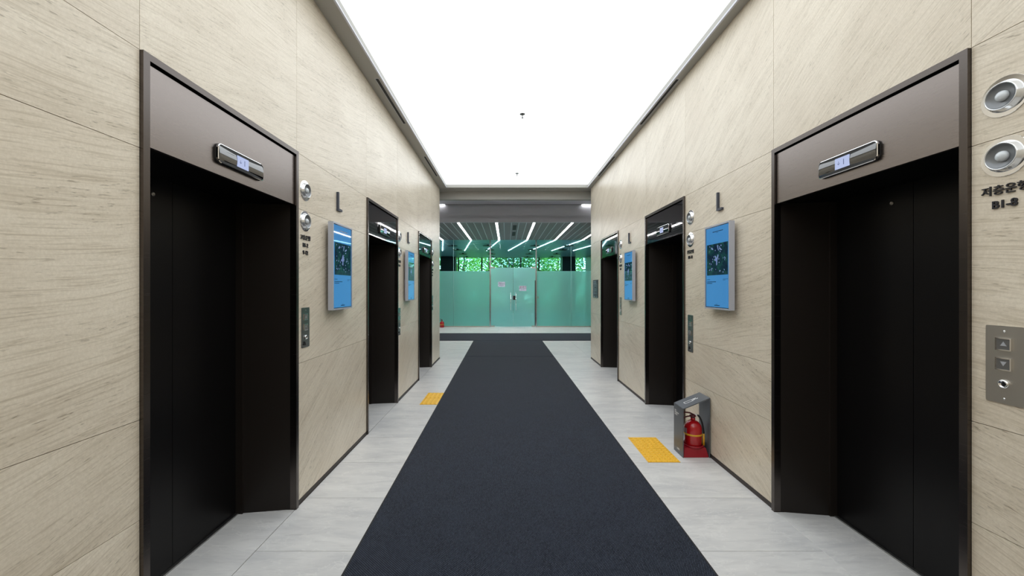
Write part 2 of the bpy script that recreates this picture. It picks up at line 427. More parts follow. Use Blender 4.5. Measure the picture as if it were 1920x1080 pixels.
# slot diffusers in the soffit
SD = [(-1, -1.418, 4.28, 5.45, 'black air slot in the left ceiling border, the longer nearer one', 0),
      (-1, -1.424, 6.80, 7.99, 'black air slot in the left ceiling border near the far end', 0),
      (1, 1.872, 4.29, 5.48, 'black air slot in the right ceiling border, the longer nearer one', 0),
      (1, 1.872, 6.80, 7.99, 'black air slot in the right ceiling border near the far end', 0)]
for s, x, a, c, lab, _ in SD:
    t = thing('slot_diffuser', lab, 'air vent', (x, (a+c)/2, SOF), 'air slots in the ceiling borders')
    MB().box(x-.017, x+.017, a, c, SOF-.0015, SOF-.0005).build('slot_opening', BLACK, t)
    f = MB().box(x-.021, x-.017, a-.004, c+.004, SOF-.003, SOF).box(x+.017, x+.021, a-.004, c+.004, SOF-.003, SOF)
    f.box(x-.017, x+.017, a-.004, a, SOF-.003, SOF).box(x-.017, x+.017, c, c+.004, SOF-.003, SOF).build('slot_frame', PAINT2, t)
for y, lab in ((5.30, 'small chrome sprinkler in the white ceiling, the nearer of two'), (8.03, 'small chrome sprinkler in the white ceiling, the farther of two')):
    t = thing('sprinkler', lab, 'sprinkler', (.213, y, PAN), 'sprinklers in the light ceiling')
    MB().lathe([(.038, 0), (.036, -.006), (.02, -.009), (0, -.009)], (.213, y, PAN), seg=20).build('escutcheon', STEELD, t)
    MB().lathe([(.010, -.009), (.010, -.03), (.006, -.034), (.006, -.05), (.016, -.052), (.016, -.054), (0, -.054)], (.213, y, PAN), seg=12).build('sprinkler_head', STEELD, t)

# ------------------------------------------------------------------ lobby ceiling
c2 = MB().box(-6.9, 6.9, END+.45, FASC, LOBC, LOBC+.15).box(-6.9, 6.9, FASC, OUT+.2, SLZ+.11, SLZ+.2).build('ceiling', PAINT2); struct(c2)
struct(MB().box(-6.9, 6.9, FASC, FASC+.1, SLZ-.004, LOBC).build('trim_3', PAINT2))
struct(MB().box(-1.86, 2.26, FASC-.055, FASC-.01, LOBC-.004, LOBC).build('trim_4', BLACK))
for a, c, lab in ((-5.2, -1.88, 'thin white cove light under the lobby ceiling, left of the dark slot'), (2.28, 5.6, 'thin white cove light under the lobby ceiling, right of the dark slot')):
    tag(MB().box(a, c, FASC-.05, FASC-.015, LOBC-.006, LOBC).build('cove_light', COVE), lab, 'light', 'cove lights of the lobby')
LX = [-2.66, -1.48, -.31, .845, 2.01, 3.15]
px = .2325
x = -6.2+.03
base0 = 2.01-px*40
i = 0
while base0+px*i < 6.6:
    x0 = base0+px*i+.012; x1 = x0+px-.024; i += 1
    if x0 < -6.8: continue
    MB().box(x0, x1, FASC+.1, GY-.03, SLZ, SLZ+.06).build('ceiling_slat', SLAT, c2)
vb = MB(); i = 0
while base0+px*i < 6.6:
    xc = base0+px*i; i += 1
    if xc < -6.8 or any(abs(xc-l) < .08 for l in LX): continue
    vb.box(xc-.010, xc+.010, FASC+.1, GY-.03, SLZ-.003, SLZ+.012)
sv = vb.build('slat_reveals', SLATV, c2); sv['kind'] = 'stuff'
ordn = ['leftmost', 'second from left', 'third from left', 'third from right', 'second from right', 'rightmost']
for l, o_ in zip(LX, ordn):
    t = thing('linear_light', 'white linear light in the slatted lobby ceiling before the glass, '+o_, 'ceiling light', (l, (FASC+GY)/2, SLZ), 'linear lights of the slatted ceiling')
    MB().box(l-.028, l+.028, FASC+.12, GY-.04, SLZ-.014, SLZ-.0005).build('diffuser', LED, t)
    MB().box(l-.05, l-.029, FASC+.12, GY-.04, SLZ-.010, SLZ-.0005).box(l+.029, l+.05, FASC+.12, GY-.04, SLZ-.010, SLZ-.0005).build('channel', PAINT2, t)
for y0, y1, lab in ((12.5, 13.5, 'black air grille between ceiling slats, nearer one'), (14.0, 15.0, 'black air grille between ceiling slats, farther one')):
    tag(MB().box(.20, .32, y0, y1, SLZ-.004, SLZ).build('air_grille', BLACK), lab, 'air vent', 'grilles in the slatted ceiling')

# ------------------------------------------------------------------ elevators
def elevator(s, d0, d1, lab, idx):
    br = BRONZE if idx == 0 else BRONZE2
    cw = .031; t = thing('elevator', lab, 'elevator', (X(s, 0), (d0+d1)/2, 0), 'elevators along the corridor')
    u1 = .016; DB = -.385
    # casing
    b = MB()
    b.box(X(s, u1), X(s, -.03), d0, d0+cw, 0, FT); b.box(X(s, u1), X(s, -.03), d1-cw, d1, 0, FT)
    b.box(X(s, u1), X(s, -.03), d0+cw, d1-cw, FT-.03, FT)
    b.build('frame', CASING, t)
    MB().box(X(s, -.02), X(s, -.03), d0+cw, d1-cw, 2.5, FT-.03).build('shadow_gap', BLACK, t)
    TB = 2.207
    MB().box(X(s, 0.002), X(s, -.02), d0+cw, d1-cw-.004, TB, FT-.041).build('header_panel', br, t)
    MB().box(X(s, -.02), X(s, -.46), d0+cw, d1-cw, TB+.002, TB+.03).build('head_lining', DARK, t)
    for e, dd in ((d0+cw, 1), (d1-cw, -1)):
        pts = [(X(s, -.03), e), (X(s, -.337), e+dd*.045), (X(s, -.337), e-dd*.03), (X(s, -.03), e-dd*.03)]
        MB().prism(pts, 2, 0, TB, 0).build('jamb', DARKJ, t)
        MB().box(X(s, -.3375), X(s, -.40), e+dd*.058, e-dd*.03, 0, TB).build('jamb_strip', DARKJ, t)
    mid = (d0+d1)/2
    for a, c, sg in ((d0+.06, mid-.0015, -1), (mid+.0015, d1-.06, 1)):
        dp = MB().box(X(s, DB), X(s, DB-.03), a, c, .012, TB+.015).build('door_panel', DARK, t)
        if (sg > 0) == (s > 0):
            q = mid+sg*.125
            MB().lathe([(.011, 0), (.011, .003), (.007, .004), (.006, .001), (0, .001)], (X(s, DB), q, 2.113), ax=0, seg=16, sgn=-s).build('release_key_hole', STEEL, dp)
    MB().box(X(s, DB-.06), X(s, DB+.02), d0+.06, d1-.06, .0, .008).build('sill', mat_sill, t)
    # landing stone within the recess
    MB().box(X(s, .003), X(s, DB+.022), d0+.035, d1-.035, -.004, .0015).build('threshold_stone', TILE, t)
    # position indicator
    iz = 2.318; zc = mid+(0 if s < 0 else -.02)
    pl = rrect(.385, .104, .024)
    b = MB().prism([(zc+p, iz+q) for p, q in pl], 0, X(s, .002), X(s, .018), 0)
    ind = b.build('position_indicator', BLACK, t)
    pl2 = rrect(.385, .104, .024); pl3 = rrect(.377, .096, .021)
    n = len(pl2); rim = MB(); vv = [(X(s, .0185), zc+p, iz+q) for p, q in pl2]+[(X(s, .0205), zc+p, iz+q) for p, q in pl3]+[(X(s, .0105), zc+p, iz+q) for p, q in pl2]
    ff = [(k, (k+1) % n, n+(k+1) % n, n+k) for k in range(n)]+[(2*n+k, 2*n+(k+1) % n, (k+1) % n, k) for k in range(n)]
    rim.add(vv, ff); rim.build('chrome_rim', CHROME, ind)
    # gently dished black glass
    gx = 13; gz = 7; vv = []; ff = []
    for a in range(gx):
        for c in range(gz):
            p = (a/(gx-1)-.5)*.372; q = (c/(gz-1)-.5)*.091
            u = .0165+.0065*math.cos(q/.0455*math.pi/2)-.002*math.sin((p/.372+.5)*math.pi)
            vv.append((X(s, u), zc+p, iz+q))
    for a in range(gx-1):
        for c in range(gz-1): ff.append((a*gz+c, (a+1)*gz+c, (a+1)*gz+c+1, a*gz+c+1))
    MB().add(vv, ff, 0, True).build('black_glass', GLOSSB, ind)
    sd = -s
    MB().box(X(s, .019), X(s, .0225), mid-.047, mid+.047, iz-.030, iz+.032).build('display', SCRI, ind)
    wtext('1', s, mid-.012*sd*-1, iz, .0226, .045, .0004, 0, 'digit', DIGIT, ind)
    wtext('↓', s, mid-.022*sd, iz, .0226, .028, .0004, 0, 'arrow', DIGIT, ind)
    MB().box(X(s, .0196), X(s, .0203), zc-sd*.150, zc-sd*.170, iz+.006, iz+.014).build('indicator_mark', WHITE, ind)
SCRI = emis('indicator_screen', lin(188, 200, 236), .95); DIGIT = mat('digit_blue', lin(84, 98, 142), .5)
mat_sill = brushed('sill_aluminium', (.5, .5, .49, 1), .35)
rowname = ['nearest', 'middle', 'farthest']
for s, side in ((-1, 'left'), (1, 'right')):
    for i, (a, c) in enumerate(ELEV[s]):
        look = 'with satin bronze header' if i == 0 else 'with glossy dark header'
        elevator(s, a, c, f'{rowname[i]} dark elevator entrance {look} in the {side} stone wall', i)

# ------------------------------------------------------------------ hall lanterns, lettering, call plates
def lantern(s, d, z, lab):
    t = thing('hall_lantern', lab, 'elevator lamp', (X(s, 0), d, z), 'round hall lanterns beside the elevators')
    c = (X(s, 0), d, z)
    MB().lathe([(.077, 0), (.077, .002), (.0762, .003), (.048, .003), (.0, .003)], c, 0, 40, sgn=-s, smooth=False).build('chrome_plate', CHROME, t)
    MB().lathe([(.060, .003), (.0585, .008), (.0535, .014), (.0520, .021), (.0500, .023), (.0475, .021)], c, 0, 40, sgn=-s, caps=False).build('acrylic_ring', RIMW, t)
    MB().lathe([(.0475, .021), (.043, .015), (.034, .0105), (.021, .009), (0, .009)], c, 0, 40, sgn=-s, caps=False).build('reflector_bowl', BOWL, t)
    MB().lathe([(.021, .009), (.0205, .014), (.018, .020), (.012, .024), (.005, .026), (0, .0265)], c, 0, 28, sgn=-s).build('dome_lens', DOME, t)
LD = {-1: [2.987, 5.60, 8.10], 1: [1.518, 4.114, 6.63]}
LINES = {-1: [['고층운행', 'B1-2', '9-12'], ['전층운행', 'B5-12'], ['고층운행', 'B1-2', '9-12']],
         1: [['저층운행', 'B1-8'], ['전층운행', 'B5-12'], ['저층운행', 'B1-8']]}
def call_plate(s, d, z0, z1, lab, w_=.118, sticker=False, m=None):
    m = m or STEEL
    h = z1-z0; zc = (z0+z1)/2; t = thing('call_plate', lab, 'call panel', (X(s, 0), d, zc), 'call button plates')
    MB().prism([(d+p, zc+q) for p, q in rrect(w_, h, .006, 3)], 0, X(s, 0), X(s, .004)).build('plate', m, t)
    def Z(fr): return z1-h*fr
    for fr in (.07, .935):
        MB().lathe([(.004, .004), (.004, .0055), (0, .006)], (X(s, 0), d, Z(fr)), 0, 10, sgn=-s).build('screw', CHROME, t)
    for fr, ch in ((.235, '▲'), (.49, '▼')):
        z = Z(fr); q = .0245
        bz = MB()
        for a, b_, e, f in ((-q, q, q-.004, q), (-q, q, -q, -q+.004), (-q, -q+.004, -q+.004, q-.004), (q-.004, q, -q+.004, q-.004)):
            bz.box(X(s, .004), X(s, .010), d+a, d+b_, z+e, z+f)
        bt = bz.build('button', CHROME, t)
        MB().box(X(s, .004), X(s, .0075), d-q+.004, d+q-.004, z-q+.004, z+q-.004).build('button_face', STEELF, bt)
        wtext(ch, s, d, z, .0076, .022, .0006, 0, 'button_arrow', WHITEG, bt)
    k = MB().lathe([(.017, .004), (.017, .009), (.014, .013), (.012, .013), (.011, .010), (0, .010)], (X(s, 0), d, Z(.745)), 0, 24, sgn=-s).build('key_switch', CHROME, t)
    MB().box(X(s, .0102), X(s, .011), d-.002, d+.002, Z(.745)-.008, Z(.745)+.008).build('key_slot', BLACK, k)
    if sticker:
        z = Z(.9)
        dd = -s
        MB().prism([(d-.03*dd, z-.012), (d-.008*dd, z-.012), (d-.019*dd, z+.016)], 0, X(s, .004), X(s, .012)).build('key_tab', BLACK, t)
STEELF = mat('button_face_steel', (.25, .25, .25, 1), .35, .8); WHITEG = mat('pale_grey_print', lin(170, 172, 176), .5)
for s, side in ((-1, 'left'), (1, 'right')):
    for i in range(3):
        d = LD[s][i]
        lantern(s, d, 2.345, f'upper round chrome hall lantern beside the {rowname[i]} elevator on the {side}')
        lantern(s, d, 2.112, f'lower round chrome hall lantern beside the {rowname[i]} elevator on the {side}')
        ln = LINES[s][i]
        t = thing('floor_lettering', f'black raised letters {ln[0]} {" ".join(ln[1:])} beside the {rowname[i]} elevator on the {side}', 'lettering', (X(s, 0), d, 1.98), 'raised floor lettering')
        for j, tx in enumerate(ln):
            wtext(tx, s, d, 1.984-.056*j, .0, .0405 if j == 0 else .042, .006, .0003 if j == 0 else .0008, 'lettering_line', LETTER, t)
        if i == 1: call_plate(s, d, .935, 1.322, f'tall low call plate with two buttons beside the middle elevator on the {side}', .115, True, STEELD)
        else: call_plate(s, d, 1.153, 1.455, f'steel call plate with two square buttons beside the {rowname[i]} elevator on the {side}', .118, s < 0, STEEL if (s > 0) else STEELD)
def letter_L(s, d, lab):
    # d = position of the stem's outer (viewer-left) edge
    dd = -s; b = MB()
    b.prism([(d, 2.305), (d+dd*.085, 2.305), (d+dd*.085, 2.325), (d+dd*.020, 2.325), (d+dd*.020, 2.472), (d, 2.472)], 0, X(s, 0), X(s, .02))
    tag(b.build('floor_letter', LETTERL), lab, 'letter', 'letters L naming the floor')
letter_L(-1, 3.535, 'slate grey letter L above the nearer screen on the left wall')
letter_L(-1, 6.06, 'slate grey letter L above the farther screen on the left wall')
letter_L(1, 3.575, 'slate grey letter L above the nearer screen on the right wall')
letter_L(1, 6.17, 'slate grey letter L above the farther screen on the right wall')

# ------------------------------------------------------------------ wall displays
SCR = mat('blue_lcd', lin(20, 40, 60), .03); p = SCR.node_tree.nodes['Principled BSDF']
p.inputs['Emission Color'].default_value = lin(68, 136, 194); p.inputs['Emission Strength'].default_value = .85
IMG = mat('picture_on_lcd', (.01, .015, .02, 1), .03); p = IMG.node_tree.nodes['Principled BSDF']
tc = nd(IMG, 'ShaderNodeTexCoord'); nn = noise(IMG, tc.outputs['Object'], 16, 5, .7)
cc = ramp(IMG, nn, [(.38, lin(8, 24, 48)), (.5, lin(10, 44, 52)), (.62, lin(24, 74, 66)), (.75, lin(92, 120, 120))]); lk(IMG, cc, p.inputs['Emission Color']); p.inputs['Emission Strength'].default_value = .9
PET = mat('pale_petals_on_lcd', (.1, .1, .1, 1), .1); p = PET.node_tree.nodes['Principled BSDF']
p.inputs['Emission Color'].default_value = lin(96, 120, 170); p.inputs['Emission Strength'].default_value = .9
SCRT = mat('screen_print_navy', lin(10, 26, 52), .1)
EDGEC = mat('screen_border', lin(14, 36, 66), .1)
def display(s, d0, lab, seed):
    w_ = .409; z0, z1 = 1.416, 2.168; d1 = d0+w_; rn = random.Random(seed)
    t = thing('wall_display', lab, 'screen', (X(s, 0), d0+w_/2, z0), 'blue screens on the walls')
    MB().box(X(s, 0), X(s, .03), d0+.09, d1-.09, z0+.03, z1-.10).build('bracket', SILVER, t)
    b = MB(); b.box(X(s, .03), X(s, .058), d0, d1, z0, z1)
    fr = .013
    for a, c, e, f in ((d0, d1, z1-fr, z1), (d0, d1, z0, z0+fr), (d0, d0+fr, z0+fr, z1-fr), (d1-fr, d1, z0+fr, z1-fr)):
        b.box(X(s, .058), X(s, .0735), a, c, e, f)
    b.build('frame', SILVER, t)
    sc = MB().box(X(s, .0582), X(s, .0700), d0+fr, d1-fr, z0+fr, z1-fr).build('screen', SCR, t)
    S = d0+fr if s < 0 else d1-fr; dd = -s; W2 = w_-2*fr; H2 = z1-z0-2*fr; zt = z1-fr
    def q(a, c, e, f, nm, m, u=.0705):      # fractions from the viewer's left/top
        return MB().box(X(s, .07), X(s, u), S+dd*W2*a, S+dd*W2*c, zt-H2*e, zt-H2*f).build(nm, m, sc)
    bd = MB()
    for a, c, e, f in ((0, 1, 0, .008), (0, 1, .992, 1), (0, .018, .008, .992), (.982, 1, .008, .992)):
        bd.box(X(s, .07), X(s, .0702), S+dd*W2*a, S+dd*W2*c, zt-H2*e, zt-H2*f)
    bd.build('screen_border', EDGEC, sc)
    q(.06, .96, .215, .600, 'screen_picture', IMG)
    # pale drifting shapes
    b = MB()
    def petal(fx, fz, ln, wd, a):
        c = (S+dd*W2*fx, zt-H2*fz); pts = []
        for k in range(8):
            th = 2*math.pi*k/8; r1 = ln*math.cos(th); r2 = wd*math.sin(th)*(1+.3*math.cos(th))
            pts.append((c[0]+r1*math.cos(a)-r2*math.sin(a), c[1]+r1*math.sin(a)+r2*math.cos(a)))
        b.prism(pts, 0, X(s, .0705), X(s, .0708))
    for k in range(34): petal(.15+.7*rn.random(), .235+.34*rn.random()**.9, .004+.006*rn.random(), .003+.003*rn.random(), rn.random()*3.1)
    petal(.47, .40, .032, .010, 1.1); petal(.53, .39, .034, .010, 2.0); petal(.50, .43, .024, .012, 1.57); petal(.44, .415, .022, .008, .3)
    petal(.30, .27, .02, .009, .5); petal(.55, .27, .028, .007, 1.2); petal(.66, .29, .026, .007, .4); petal(.5, .46, .018, .010, 1.6)
    b.build('picture_petals', PET, sc)['kind'] = 'stuff'
    tb = MB()
    def bars(a, c, z, h_, n, gap=.006):
        x = a; 
        while x < c-.01:
            l = rn.uniform(.02, .06)*n; e = min(x+l, c)
            tb.box(X(s, .07), X(s, .0705), S+dd*W2*x, S+dd*W2*e, zt-H2*z, zt-H2*(z+h_)); x = e+gap+.004
    bars(.32, .76, .062, .009, 1); bars(.47, .56, .079, .004, 1)
    bars(.06, .20, .650, .006, 1); bars(.06, .48, .678, .008, 1); bars(.06, .30, .696, .008, 1)
    bars(.76, .96, .650, .004, 1); bars(.76, .86, .662, .004, 1); bars(.46, .52, .955, .004, 1); bars(.40, .62, .965, .010, 1)
    tb.build('screen_text', SCRT, sc)['kind'] = 'stuff'
display(-1, 3.304, 'blue wall screen in silver frame on the left wall, the nearer one', 1)
display(-1, 5.815, 'blue wall screen in silver frame on the left wall, the farther one', 2)
display(1, 3.268, 'blue wall screen in silver frame on the right wall, the nearer one', 3)
display(1, 5.79, 'blue wall screen in silver frame on the right wall, the farther one', 4)

# directory sign on the far right
t = thing('directory_sign', 'dark grey directory sign with pale text rows at the far end of the right wall', 'sign', (X(1, 0), 8.5, 1.595))
MB().box(X(1, 0), X(1, .012), 8.27, 8.72, 1.405, 1.785).build('sign_board', mat('slate_sign', lin(48, 56, 64), .4), t)
tb = MB(); rn = random.Random(5)
y = 1.760
for k in range(11):
    h_ = .016 if k in (0, 1, 10) else .010
    tb.box(X(1, .012), X(1, .0128), 8.68, 8.68-rn.uniform(.1, .36), y-h_, y)
    if k > 1: tb.box(X(1, .012), X(1, .0128), 8.40, 8.40-rn.uniform(.03, .1), y-h_, y)
    y -= .033
tb.build('sign_text', mat('sign_text_grey', lin(160, 176, 186), .5), t)

# ------------------------------------------------------------------ carpets
def rug(x0a, x1a, y0, x0b, x1b, y1, lab, cell=None):
    z = .009; e = .012
    t = thing('carpet_runner', lab, 'carpet', ((x0a+x1a)/2, (y0+y1)/2, 0), 'navy entrance carpets')
    MB().prism([(x0a+e, y0+e*.5), (x1a-e, y0+e*.5), (x1b-e, y1-e*.5), (x0b+e, y1-e*.5)], 2, .0006, z).build('pile', CARPET, t)
    MB().prism([(x0a, y0), (x0a+e, y0), (x0b+e, y1), (x0b, y1)], 2, .0006, z-.003).build('rubber_edge', BLACK, t)
    MB().prism([(x1a-e, y0), (x1a, y0), (x1b, y1), (x1b-e, y1)], 2, .0006, z-.003).build('rubber_edge', BLACK, t)
def cx(side, y):  # the laid carpet runs very slightly askew
    return (-.90-.0098*y+.0015 if side < 0 else 1.195-.0088*y)
rug(cx(-1, NEAR+.1), cx(1, NEAR+.1), NEAR+.1, cx(-1, 9.19), cx(1, 9.19), 9.19, 'long dark navy woven carpet runner down the middle of the corridor')
rug(cx(-1, 9.2), cx(1, 9.2), 9.2, cx(-1, 11.99), cx(1, 11.99), 11.99, 'short navy carpet piece between the long runner and the cross mat')
rug(-5.8, 6.2, 12.0, -5.8, 6.2, 14.0, 'wide navy carpet laid crosswise before the glass wall')

# ------------------------------------------------------------------ tactile tiles
def tactile(x, y, lab, kind, grp):
    W_ = .299 if kind == 'dot' else .242
    t = thing('tactile_tile', lab, 'tactile paving', (x+.15, y+.15, 0), grp)
    MB().box(x+.001, x+W_, y+.001, y+.299, .0004, .004).build('tile_base', YEL, t)
    if kind == 'dot':
        first = None
        for i in range(6):
            for j in range(6):
                c = (x+.025+.05*i, y+.025+.05*j, .004)
                if first is None:
                    first = MB().lathe([(.0165, 0), (.0155, .003), (.011, .005), (0, .005)], c, seg=12).build('dome', YEL, t, origin=c)
                else:
                    o = first.copy(); C.objects.link(o); o.parent = t; o.location = (c[0]-x-.15, c[1]-y-.15, c[2])
    else:
        for i in range(4):
            xx = x+.032+.060*i
            MB().prism([(xx-.016, .004), (xx-.009, .009), (xx+.009, .009), (xx+.016, .004)], 1, y+.012, y+.288).build('bar', YEL, t)
tactile(1.300, 3.605, 'yellow dotted tactile tile beside the extinguisher stand, nearer the viewer', 'dot', 'yellow tactile tiles')
tactile(1.300, 3.907, 'yellow dotted tactile tile beside the extinguisher stand, farther from the viewer', 'dot', 'yellow tactile tiles')
tactile(-1.20, 5.398, 'yellow barred tactile tile left of the carpet, nearer the viewer', 'bar', 'yellow tactile tiles')
tactile(-1.20, 5.70, 'yellow barred tactile tile left of the carpet, farther from the viewer', 'bar', 'yellow tactile tiles')

# ------------------------------------------------------------------ extinguisher stand
x0, x1, y0, y1 = 1.664, 1.921, 3.700, 3.902
t = thing('extinguisher_stand', 'grey folded metal stand with sloping top around the red extinguisher', 'stand', ((x0+x1)/2, (y0+y1)/2, 0))
th = .007; zl, zr = .468, .568
sl = (zr-zl)/(x1-x0)
MB().box(x0, x0+th, y0, y1, 0, zl-.004).build('side_plate', STAND, t, bevel=.0012)
MB().box(x1-th, x1, y0, y1, 0, zr-.004).build('side_plate', STAND, t, bevel=.0012)
top = MB().prism([(x0, zl-.010), (x0+.003, zl-.002), (x1-.003, zr), (x1, zr-.01), (x1-th, zr-.012), (x0+th, zl-.010)], 1, y0, y1).build('top_plate', STAND, t)
# white pictogram printed on the top
nrm = Vector((-sl, 0, 1)).normalized(); rt = Vector((1, 0, sl)).normalized()
def on_top(b): return place(b, ((x0+x1)/2, (y0+y1)/2, (zl-.002+zr)/2+.0004), rt, (0, 1, 0), nrm)
b = MB(); 
def seg2(b, p, q, wd):
    p = Vector(p); q = Vector(q); dr = (q-p).normalized(); n = Vector((-dr.y, dr.x))*wd/2
    b.prism([tuple(p+n), tuple(q+n), tuple(q-n), tuple(p-n)], 2, 0, .0006)
for p, q in (((-.075, -.022), (.005, -.022)), ((-.075, .016), (.005, .016)), ((-.075, -.022), (-.075, .016)), ((.005, -.022), (.005, .016)),
             ((.005, -.018), (.025, -.008)), ((.005, .012), (.025, .004))): seg2(b, p, q, .006)
for p, q in (((.025, -.012), (.025, .01)), ((.025, 0), (.055, -.012)), ((.03, .004), (.052, .018)), ((.02, .018), (.035, .012)), ((.05, -.016), (.062, 0))): seg2(b, p, q, .009)
on_top(b).build('pictogram', WHITE, top)
for tx, z, sz in (('비상시', .405, .014), ('안전핀을 뽑으세요', .388, .012), ('소화기', .368, .022), ('소화기', .045, .022)):
    bb = text_mb(tx, sz, .0005, .0003, 'LEFT'); place(bb, (x0, y1-.02-(.05 if z < .1 else 0), z), (0, -1, 0), (0, 0, 1), (-1, 0, 0)); bb.build('printed_text', WHITE, t)

# red base
cx_, cy_ = 1.806, 3.802
tb = t
bx0, bx1, by0, by1 = x0+th+.001, x1-th-.001, y0+.006, y1-.006
v = [(bx0, by0, 0), (bx1, by0, 0), (bx1, by1, 0), (bx0, by1, 0), (bx0+.002, by0+.004, .012), (bx1-.002, by0+.004, .012), (bx1-.002, by1-.004, .012), (bx0+.002, by1-.004, .012),
     (bx0+.016, by0+.022, .082), (bx1-.016, by0+.022, .082), (bx1-.016, by1-.012, .098), (bx0+.016, by1-.012, .098)]
MB().add(v, [(3, 2, 1, 0), (0, 1, 5, 4), (1, 2, 6, 5), (2, 3, 7, 6), (3, 0, 4, 7), (4, 5, 9, 8), (5, 6, 10, 9), (6, 7, 11, 10), (7, 4, 8, 11), (8, 9, 10, 11)]).build('base_block', REDB, tb, bevel=.004)
MB().lathe([(.092, .082), (.092, .096), (.089, .100), (.084, .100), (.084, .09)], (cx_, cy_, 0), seg=40).build('base_collar', REDB, tb)

def extinguisher(cx_, cy_, z0, lab, sc=1.0, detail=True):
    t = thing('fire_extinguisher', lab, 'fire extinguisher', (cx_, cy_, z0))
    r = .081*sc
    H = .245*sc
    prof = [(0, .0), (r*.9, .0), (r, .008*sc), (r, H*.62)]
    for k in range(1, 10):
        a = k/9*math.pi/2*.93; prof.append((r*math.cos(a)*.999+.0, H*.62+.085*sc*math.sin(a)))
    prof += [(.022*sc, H*.62+.088*sc), (.020*sc, H*.62+.105*sc), (0, H*.62+.105*sc)]
    MB().lathe(prof, (cx_, cy_, z0), seg=40).build('cylinder', RED, t)
    zt = z0+H*.62+.10*sc
    MB().lathe([(r+.0012, .10*sc), (r+.0028, .104*sc), (r+.0028, .112*sc), (r+.0012, .116*sc)], (cx_, cy_, z0), seg=40).build('yellow_band', YBAND, t)
    vb = MB().lathe([(.019*sc, 0), (.021*sc, .006), (.016*sc, .012*sc), (.015*sc, .04*sc), (0, .042*sc)], (cx_, cy_, zt), seg=16)
    vb.box(cx_-.028*sc, cx_+.024*sc, cy_-.013*sc, cy_+.013*sc, zt+.012*sc, zt+.034*sc)
    vb.build('valve', DKRED, t, bevel=.002)
    def P_(dx, dz, dy=0): return (cx_+dx*sc, cy_+dy*sc, zt+dz*sc)
    MB().tube([P_(-.005, .040), P_(-.03, .052), P_(-.055, .056), P_(-.08, .058), P_(-.095, .052)], .007*sc, 8).build('squeeze_lever', DKRED, t)
    MB().tube([P_(-.015, .022), P_(-.05, .018), P_(-.08, .010), P_(-.095, .0)], .007*sc, 8).build('carry_handle', DKRED, t)
    if detail:
        MB().tube([P_(.015, .026), P_(.04, .03), P_(.05, .028)], .008*sc, 10).build('hose_coupling', CHROME, t)
        pts = []
        for k in range(15):
            f = k/14; a = f*math.pi*.5
            pts.append((cx_+.045*sc+.043*sc*math.sin(a), cy_-.004-.030*f, zt+.028*sc-.13*sc*(1-math.cos(a))-.035*f))
        MB().tube(pts, .0085*sc, 10).build('hose', BLACK, t)
        e = pts[-1]
        MB().tube([e, (e[0]-.001, e[1]-.002, e[2]-.05), (e[0]-.002, e[1]-.003, e[2]-.11)], [.008*sc, .010*sc, .011*sc], 10).build('nozzle', YBAND, t)
        lb = MB(); a0, a1 = R(160), R(205); n = 8
        vv = []; 
        for k in range(n+1):
            a = a0+(a1-a0)*k/n
            for h in (.13*sc-.02, .13*sc+.035): vv.append((cx_+(r+.0008)*math.cos(a), cy_+(r+.0008)*math.sin(a), z0+h))
        lb.add(vv, [(2*k, 2*k+2, 2*k+3, 2*k+1) for k in range(n)], 0, True); lb.build('paper_label', mat('pale_label', lin(150, 120, 124), .4), t)
    return t
extinguisher(cx_, cy_, .0915, 'glossy red fire extinguisher with yellow band inside the grey stand', 1.0)

# ------------------------------------------------------------------ glass partition
gp = thing('glass_partition', 'tall green glass partition with frosted lower panes across the far lobby', 'glass wall', (.27, GY, 0))
PX = [-6.85, -5.30, -3.75, -2.21, -.705, 1.247, 2.677, 4.2, 5.6, 6.85]
for i in range(len(PX)-1):
    a, c = PX[i], PX[i+1]
    if i == 4:
        MB().box(a+.03, c-.03, GY, GY+.012, 2.485, SLZ).build('glass_pane', GLASS, gp); continue
    pn = MB().box(a+.004, c-.004, GY, GY+.012, .04, SLZ).build('glass_pane', GLASS, gp)
    MB().box(a+.004, c-.004, GY-.003, GY-.001, .04, 2.325).build('frosted_film', FROST, pn)
    MB().box(a, c, GY-.012, GY+.024, 0, .042).build('base_rail', STEEL, gp)
for x in (-.682, 1.224):
    MB().box(x-.024, x+.024, GY-.03, GY+.04, 0, SLZ).build('post', POSTM, gp, bevel=.003)
for x in (PX[3], PX[6]): MB().box(x-.006, x+.006, GY-.006, GY+.018, .04, SLZ).build('joint_strip', mat('glass_edge', lin(150, 196, 190), .3), gp)
for sgn, a, c, lab in ((-1, -.655, .270, 'left frosted glass door leaf with the upper white notice'), (1, .278, 1.197, 'right frosted glass door leaf with the black lock and the lower white notice')):
    t = thing('glass_door', lab, 'door', ((a+c)/2, GY, 0), 'pair of frosted glass doors')
    MB().box(a, c, GY-.006, GY+.006, .03, 2.47).build('frosted_pane', FROSTD, t)
    hx = .275+sgn*.105
    MB().tube([(hx, GY-.06, .69), (hx, GY-.06, 1.42)], .013, 12).build('pull_handle', CHROME, t)
    for z in (.78, 1.33): MB().tube([(hx, GY-.06, z), (hx, GY-.004, z)], .008, 8).build('handle_post', CHROME, t)
    for z0_, z1_ in ((.01, .06), (2.44, 2.50)):
        xa = a if sgn < 0 else c
        MB().box(xa, xa-sgn*.16, GY-.014, GY+.014, z0_, z1_).build('patch_fitting', STEEL, t)
    if sgn > 0:
        MB().box(.240, .262, GY-.028, GY-.006, 1.12, 1.31).build('lock_bracket', SILVER, t)
        MB().box(.265, .365, GY-.03, GY-.006, 1.13, 1.30).build('door_lock', BLACK, t, bevel=.004)
        MB().box(1.172, 1.199, GY-.012, GY+.012, .03, 1.94).build('dark_gap_strip', BLACK, t)  # black strip stands in for the dark gap at the door edge
